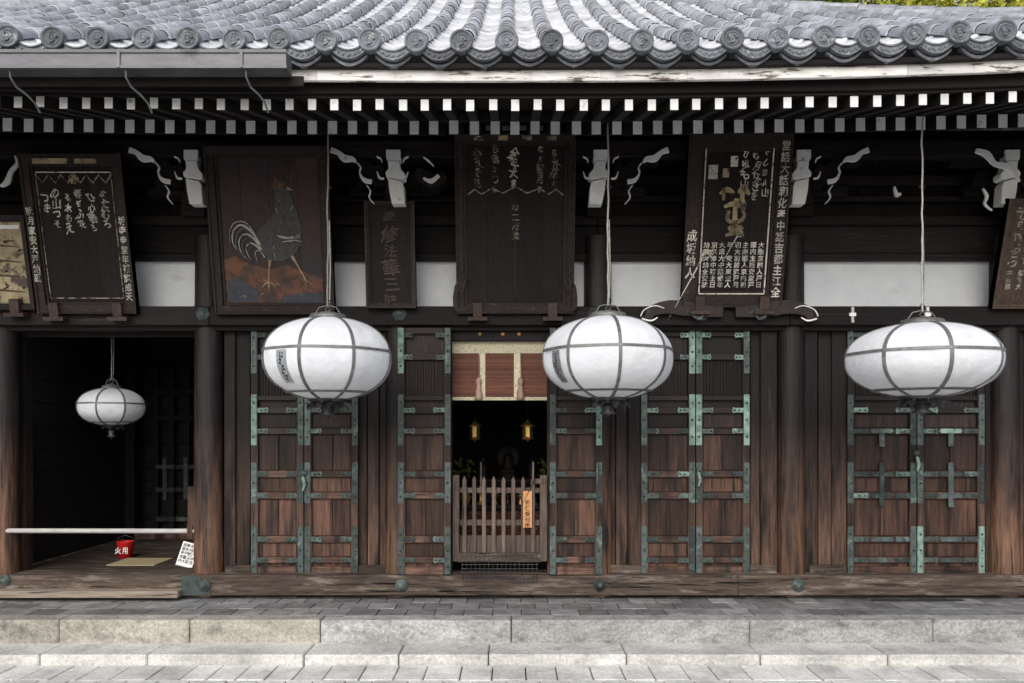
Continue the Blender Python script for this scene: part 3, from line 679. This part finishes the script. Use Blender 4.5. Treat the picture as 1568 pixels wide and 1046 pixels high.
def c_mid(b,w,h):
    z_=h*.70
    b.ribbon([(-w*.40,z_-.06),(-w*.34,z_),(-w*.28,z_-.05),(-w*.2,z_+.01),(-w*.1,z_-.04),(0,z_+.03),(w*.1,z_-.04),(w*.2,z_+.01),(w*.28,z_-.05),(w*.34,z_),(w*.40,z_-.06)],.014,-.012,.012,'dim_text',1)
    b.ribbon([(0,h*.66),(0,h*.1)],.006,-.008,.008,'carving')
    for x,n,c in ((.33,4,KC),(.21,5,KC),(-.02,4,K),(-.17,5,KC),(-.31,4,KC)): tcol(b,rnd(c,n),x*w,h*(.945 if n==5 else .925),.098,-.006,'gold_text' if c is K else 'dim_text',.22,.8)
    tcol(b,'奉二月堂',0,h*.62,.09,-.006,'dim_text',.05)
    for s in (-1,1):
        for k in range(12):
            b.ribbon([(s*w*.46-.02,h*(.08+k*.075)),(s*w*.46+.02,h*(.10+k*.075)),(s*w*.46-.015,h*(.13+k*.075))],[.006,.012,.004],-.066,.012,'carving')
        b.ribbon([(s*w*.42,h*.2),(s*w*.455,h*.13),(s*w*.485,h*.17),(s*w*.51,h*.1),(s*w*.5,h*.03),(s*w*.42,h*.02)],[.02,.04,.05,.05,.045,.02],-.07,.05,'frame_wood')
    for k in range(4): b.ribbon([((-.3+k*.2)*w-.05,h*.975),((-.3+k*.2)*w+.05,h*.975)],.05,-.062,.008,'old_gold' if k%2 else 'dim_text',1)
plaque('votive_plaque',789,186,205,480,-.62,-.22,.085,'board','frame_wood',c_mid)
def c_right(b,w,h):
    tcol(b,rnd(K,14),w*.43,h*.97,.112,-.062,'gold_text',.03,.9); tcol(b,rnd(K,5),-w*.43,h*.46,.125,-.062,'gold_text',.03,.9)
    for s in (-1,1): b.ribbon([(s*w*.325,h*.94),(s*w*.325,h*.08)],.012,-.024,.02,'gold_text',1)
    b.ribbon([(-w*.325,h*.94),(w*.325,h*.94)],.012,-.024,.02,'gold_text',1); b.ribbon([(-w*.325,h*.08),(w*.325,h*.08)],.012,-.024,.02,'gold_text',1)
    for x,z_,n in ((.26,.93,5),(.17,.91,5),(.07,.92,4)): tcol(b,rnd(KC,n),x*w,z_*h,.098,-.006,'gold_text',.22,.85)
    b.box(-.29*w,-.20*w,-.012,0,h*.75,h*.83,'gold_text'); b.box(-.08*w,-.01*w,-.012,0,h*.82,h*.88,'gold_text'); b.box(-.15*w,-.09*w,-.012,0,h*.76,h*.81,'old_gold')
    # gilt emblem written as two large brushed characters with a broad base
    for pts,wd in ((((-.17,.665),(-.10,.69),(-.03,.67)),[.02,.06,.03]),(((.01,.67),(.06,.70),(.12,.66)),[.03,.07,.03]),(((-.13,.70),(-.13,.63)),[.03,.03]),(((.07,.72),(.05,.64),(.10,.60)),[.04,.05,.02]),
        (((-.12,.59),(-.02,.61),(.09,.58)),[.03,.06,.03]),(((-.07,.57),(-.08,.52),(0,.50),(.08,.53),(.06,.58)),[.04,.04,.05,.04,.03]),(((0,.64),(-.01,.56),(0,.48)),[.05,.05,.06]),(((-.06,.48),(0,.45),(.07,.48)),[.05,.09,.05]),(((-.09,.425),(.0,.44),(.09,.425)),[.03,.05,.03])):
        b.ribbon([(x*w,z_*h) for x,z_ in pts],wd,-.012,.012,'old_gold')
    for k in range(8): tcol(b,rnd(K,7),(-.27+k*.077)*w,h*.39,.068,-.006,'gold_text',.03)
plaque('poem_plaque',1134,160,206,470,-.66,-.24,.14,'board','frame_wood',c_right)
b=B()
for s in (-1,1):
    c=1117
    b.prib([(c+s*10,478),(c+s*40,476),(c+s*70,472),(c+s*95,470),(c+s*118,476),(c+s*126,488),(c+s*136,486)],[14,18,22,20,16,10,4],-.30,.08,'frame_wood')
    b.prib([(c+s*136,484),(c+s*130,474),(c+s*114,468),(c+s*100,472)],[1.5,1.5,1.5,1],-.31,.01,'white_paint')
    b.prib([(c+s*134,488),(c+s*120,491),(c+s*110,486)],[2,2.5,1.5],-.31,.01,'white_paint')
    b.prib([(c+s*30,480),(c+s*46,474),(c+s*56,482),(c+s*46,488),(c+s*40,482)],[2,4,4,4,2],-.31,.01,'verdigris')
b.done('carved_cloud_bracket')
def c_far(b,w,h):
    for x in (-.36,-.24,-.12,.06,.24): tcol(b,rnd(KC,5),x*w,h*.92,.12,-.006,'dim_text',.18)
    for k in range(8): tcol(b,rnd(K,3),(-.38+k*.1)*w,h*.36,.07,-.006,'dim_text',.03)
plaque('brown_plaque',1632,180,304,472,-.56,-.24,.05,'board_brown','board_brown',c_far,False)

# ---------------------------------------------------------------- lanterns
def lantern(name,px,py,wpx,hpx,y,rot,ztop,lab=None):
    b=B(); cx=X(px,y); cz=Z(py,y); Rr=wpx*(y+D)/F/2; Hh=hpx*(y+D)/F/2
    b.M=Matrix.Translation((cx,y,cz))
    def rad(v): return (1-abs(v)**2.35)**(1/1.95)
    vmax=.985; rt=.26
    dents=[(U(0,6.28),U(-.6,.6),U(.15,.4),U(-.024,.008)) for _ in range(26)]
    def pt(th,v,off=0.,gore=True):
        r=max(rad(v),rt if abs(v)>.9 else 0)
        g=abs(math.sin((th-rot)*4)); r*=1-.035*g**1.2
        if gore and off==0:
            for a,vv,s,k in dents:
                da=(th-a+math.pi)%(2*math.pi)-math.pi
                r+=k*math.exp(-((da/s)**2+((v-vv)/s)**2)*3)*g
        nz=v*1.2
        return ((Rr*r+off)*math.sin(th),-(Rr*r+off)*math.cos(th),Hh*v+off*nz)
    n=96;mm=32; vs=[];fs=[]
    for j in range(mm+1):
        v=-math.sin(math.pi/2*(1-2*j/mm))*vmax
        for k in range(n): vs.append(pt(2*math.pi*k/n,v))
    for j in range(mm):
        for k in range(n): k2=(k+1)%n; fs.append((j*n+k,j*n+k2,(j+1)*n+k2,(j+1)*n+k))
    b.add(vs,fs,'paper',True)
    bw=.0145*Rr/.62
    for q in range(8):
        th=rot+q*math.pi/4; vs=[];fs=[]
        for j in range(mm+1):
            v=-math.sin(math.pi/2*(1-2*j/mm))*vmax
            p=Vector(pt(th,v,.006)); t=Vector((math.cos(th),math.sin(th),0)); p2=Vector(pt(th,v,-.006))
            vs+=[p2-t*bw,p-t*bw,p+t*bw,p2+t*bw]
        for j in range(mm):
            for k in range(3): fs.append((j*4+k,j*4+k+1,(j+1)*4+k+1,(j+1)*4+k))
        b.add(vs,fs,'band_metal')
    for v0 in (.16,-.80):
        vs=[];fs=[]; dv=bw/Hh*(.75 if v0>0 else .4)
        for k in range(n):
            th=2*math.pi*k/n
            vs+=[pt(th,v0-dv,-.008),pt(th,v0-dv,.008),pt(th,v0+dv,.008),pt(th,v0+dv,-.008)]
        for k in range(n):
            k2=(k+1)%n
            for q in range(3): fs.append((k*4+q,k*4+q+1,k2*4+q+1,k2*4+q))
        b.add(vs,fs,'band_metal')
    if lab is not None:
        def patch(a0,a1,v0,v1,off,m):
            vs=[];fs=[]
            for j in range(7):
                for k in range(4): vs.append(pt(a0+(a1-a0)*k/3,v0+(v1-v0)*j/6,off))
            for j in range(6):
                for k in range(3): fs.append((j*4+k,j*4+k+1,j*4+k+5,j*4+k+4))
            b.add(vs,fs,m,True)
        patch(lab-.10,lab+.10,-.62,.10,.007,'label')
        for q in range(9):
            a=lab+U(-.06,.03); v=-.56+q*.07; patch(a,a+U(.02,.05),v,v+.035,.010,'ink')
            a=lab+U(-.04,.04); patch(a,a+.012,v-.02,v+.05,.011,'ink')
    tr=Rr*rt
    b.lathe((0,0,Hh),[(tr*1.05,-.03),(tr*1.12,0),(tr*1.0,.03),(tr*.6,.035),(tr*.5,.05),(.02,.055)],'band_metal',24)
    b.tube([(0.0,0,Hh+.05),(.025,0,Hh+.08),(0,0,Hh+.115),(-.025,0,Hh+.08),(0,0,Hh+.05)],.008,'band_metal',6)
    for s in (-1,1): b.tube([(s*tr*.8,0,Hh+.02),(s*tr*.5,0,Hh+.10),(0,0,Hh+.12)],.007,'band_metal',6)
    b.lathe((0,0,-Hh),[(tr*1.1,.04),(tr*1.15,0),(tr*.7,-.03),(tr*.3,-.05),(.001,-.055)],'dark_metal',24)
    for k in range(9):
        a=k*2*math.pi/9+.2; ca,sa=math.sin(a),-math.cos(a); L=U(.9,1.25)
        o=[(ca*tr*r_-sa*w_*tr,sa*tr*r_+ca*w_*tr,-Hh+dz*Rr) for r_,w_,dz in ((.5,.22,-.0),(.5,-.22,-.0),(1.1*L,-.3,-.05),(1.25*L,0,-.13*L),(1.1*L,.3,-.05))]
        b.add(o,[(0,1,2,3,4)],'dark_metal')
    b.lathe((0,0,-Hh-.05),[(.03*Rr/.6,0),(.07*Rr/.6,-.02),(.05*Rr/.6,-.06),(.09*Rr/.6,-.09),(.02,-.10),(.001,-.13)],'dark_metal',12)
    zt=ztop-cz; pts=[];N_=14
    for k in range(N_+1): pts.append((U(-.006,.006),0,Hh+.11+(zt-Hh-.11)*k/N_))
    r0=.009 if Rr>.5 else .007
    b.tube(pts,r0,'rope',6)
    b.tube([(.014,0.01,Hh+.12),(.022,.01,Hh+.5),(.012,.01,Hh+.95)],r0*.7,'rope',5)
    for f in (.0,.62,):
        z_=Hh+.12+(zt-Hh-.12)*f; b.tube([(0,0,z_),(.03,0,z_+.03),(0,0,z_+.065),(-.03,0,z_+.03),(0,0,z_)],.007,'dark_metal',5)
    return b.done(name,None)
lantern('hanging_lantern',502,550,199,127,-1.40,-.19,4.93,-.52)
lantern('hanging_lantern.001',931,548,200,127,-1.40,.06,4.93,-1.02)
lantern('hanging_lantern.002',1412,552,227,114,-1.75,-.13,4.83,.98)
lantern('hanging_lantern.003',171,623,100,57,.8,.03,3.45)

# ---------------------------------------------------------------- small objects
b=B(); y=-.10
b.tube([(-6.8,y,Z(813,y)),(-6.2,y,Z(813,y)+.003),(X(298,y),y,Z(813,y)-.002)],.028,'rail_white',12)
for p in (2,292): b.box(X(p,y)-.03,X(p,y)+.03,y-.035,y+.12,Z(822,y),Z(804,y),'wood_panel')
b.done('white_handrail',None)
b=B(); x,y,z=X(192,1.2),1.2,.253
b.lathe((x,y,z),[(.001,0),(.088,0),(.105,.20),(.110,.205),(.104,.21),(.098,.205),(.083,.02),(.001,.02)],'red_paint',24)
b.tube([(x-.105,y,z+.19),(x-.09,y,z+.26),(x,y,z+.285),(x+.09,y,z+.26),(x+.105,y,z+.19)],.005,'dark_metal',6)
for i,ch in enumerate('火用'):
    vs,fs=glyph(ch); b.add([(x-.045+i*.09+gx*.08,y-.106,z+.10+gy*.09) for gx,gy in vs],fs,'sign_white')
b.done('fire_bucket')
b=B(); b.box(X(178,.8),X(250,.8),.55,1.1,.253,.262,'mat_straw'); b.done('straw_mat')
b=B(); y=.42; b.M=Matrix.Translation((X(281,y),y,.253))@Matrix.Rotation(math.radians(14),4,'Y')@Matrix.Rotation(math.radians(-14),4,'X')
b.box(-.10,.10,-.008,.008,0,.30,'sign_white'); b.box(-.11,.11,-.012,.012,-.0,.012,'wood_fence'); b.box(-.09,.09,.01,.02,.05,.25,'wood_fence')
for k in range(4): tcol(b,rnd(K,5),-.066+k*.044,.285,.045,-.0105,'ink',.02)
for s in (-1,1): b.box(s*.08-.01,s*.08+.01,.0,.09,0,.016,'wood_fence')
b.done('notice_board')

# ---------------------------------------------------------------- terrace, steps, ground
YF=-1.228; Y2=-1.655; Z1=-.228; Z2=-.321
b=B()
b.box(-12,12,YF+.24,9,-.33,-.014,'earth',.3)
yy=YF+.235; row=0
while yy<.0:
    d=.30; x=-9.5+(.15 if row%2 else 0)
    while x<9:
        if yy+d<.3: b.box(x+.004,x+.295,yy+.004,yy+d-.004,-.014,0+U(-.003,.002),'paver')
        x+=.30
    yy+=d; row+=1
b.done('stone_terrace',None,.004)
b=B()
J1=[-560,-300,-90,90,290,490,783,1148,1430,1700,1950,2200]
for i in range(len(J1)-1):
    m='granite_warm' if i in (2,3,4) else 'granite'
    j=U(-.008,.008); b.box(X(J1[i],YF)+.004,X(J1[i+1],YF)-.004,YF+j,YF+.232,-.34,U(-.004,.004),m,{3:.7,4:.6,5:.95,6:.45,7:.25,8:.4}.get(i))
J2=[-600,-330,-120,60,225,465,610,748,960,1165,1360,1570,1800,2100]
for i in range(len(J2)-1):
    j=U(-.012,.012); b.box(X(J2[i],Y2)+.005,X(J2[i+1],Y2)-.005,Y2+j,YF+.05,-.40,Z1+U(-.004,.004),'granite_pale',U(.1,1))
b.done('stone_steps',None,.012)
b=B(); yy=Y2-.012; row=0
while yy>-7.5:
    d=.46; x=-10+U(0,.2)
    while x<10:
        w_=U(.24,.33); b.box(x+.006,x+w_-.006,yy-d+.006,yy-.006,Z2-.08,Z2+U(-.004,.003),'slab'); x+=w_
    yy-=d; row+=1
b.done('stone_pavement',None,.007)
b=B(); b.add([(-150,-150,Z2-.03),(150,-150,Z2-.03),(150,200,Z2-.03),(-150,200,Z2-.03)],[(0,1,2,3)],'earth'); b.done('ground')
b=B(); b.box(X(1348,-.5),X(1490,-.5),-.32,-.26,.002,.012,'ink'); b.done('drain_slot')

# ---------------------------------------------------------------- trees behind
def tree(name,x,y,H,rad,seed,nl=420):
    random.seed(seed); b=B(); z0=Z2-.1
    b.tube([(x,y,z0),(x+.1,y,z0+H*.35),(x-.1,y+.1,z0+H*.7),(x,y,z0+H*.93)],[.35,.26,.14,.03],'bark',8)
    cl=[]
    for k in range(14):
        a=U(0,6.28); h=U(.35,.95)*H; r=rad*(1.1-(h/H)*.6)*U(.5,1); e=Vector((x+r*math.cos(a),y+r*math.sin(a),z0+h+U(0,1)))
        b.tube([(x,y,z0+h*.8),tuple((Vector((x,y,z0+h*.8))+e)/2+Vector((0,0,.3))),tuple(e)],[.10,.06,.02],'bark',5)
        cl.append((e,U(.8,1.7)))
    for k in range(16): cl.append((Vector((x+U(-1,1)*rad*.75,y-U(-.3,1)*rad*.6,z0+H*U(.74,.98))),U(.9,1.5)))
    for c,s in cl:
        m=random.choice(['leaf_a','leaf_b','leaf_b'])
        for q in range(nl):
            d=Vector((random.gauss(0,1),random.gauss(0,1),random.gauss(0,.7))); d=d.normalized()*s*R()**.4
            p=c+d; u=Vector((U(-1,1),U(-1,1),U(-1,1))).normalized(); v=u.cross(Vector((U(-1,1),U(-1,1),U(-1,1)))).normalized(); k_=U(.06,.13)
            b.add([p-u*k_,p-v*k_*.6,p+u*k_,p+v*k_*.6],[(0,1,2,3)],m)
    b.done(name,None,recalc=False)
for i,(x,y,H,r) in enumerate(((8.8,17,18.3,3.2),(12.2,18,19.0,3.8),(15.6,17,18.5,3.6),(6,20,18,3))): tree('maple_tree' if i==0 else 'maple_tree.%03d'%i,x,y,H,r,50+i)

# ---------------------------------------------------------------- light & camera
w=bpy.data.worlds.new('World'); sc.world=w; w.use_nodes=True; nt=w.node_tree
sky=nt.nodes.new('ShaderNodeTexSky'); sky.sky_type='NISHITA'; sky.sun_disc=False
EL=math.radians(36); RO=math.radians(192)
sky.sun_elevation=EL; sky.sun_rotation=RO; sky.dust_density=3.0; sky.air_density=1.2; sky.ozone_density=1.5
hs=nt.nodes.new('ShaderNodeHueSaturation'); hs.inputs['Saturation'].default_value=.55; hs.inputs['Value'].default_value=1.15
bg=nt.nodes['Background']; nt.links.new(sky.outputs[0],hs.inputs['Color']); nt.links.new(hs.outputs[0],bg.inputs[0]); bg.inputs[1].default_value=.15
l=bpy.data.lights.new('sun','SUN'); l.energy=1.5; l.angle=math.radians(50); l.color=(1,.985,.96)
o=bpy.data.objects.new('sun',l); sc.collection.objects.link(o)
s=Vector((math.sin(RO)*math.cos(EL),math.cos(RO)*math.cos(EL),math.sin(EL))); o.rotation_euler=s.to_track_quat('Z','Y').to_euler()
cam=bpy.data.cameras.new('camera'); co=bpy.data.objects.new('camera',cam); sc.collection.objects.link(co)
co.location=(0,-D,CZ); co.rotation_euler=(math.radians(90),0,0); cam.sensor_width=36; cam.lens=F/1568*36; cam.shift_y=(HY-523)/1568; cam.clip_end=600
sc.camera=co
sc.view_settings.view_transform='Standard'; sc.view_settings.look='None'; sc.view_settings.exposure=0
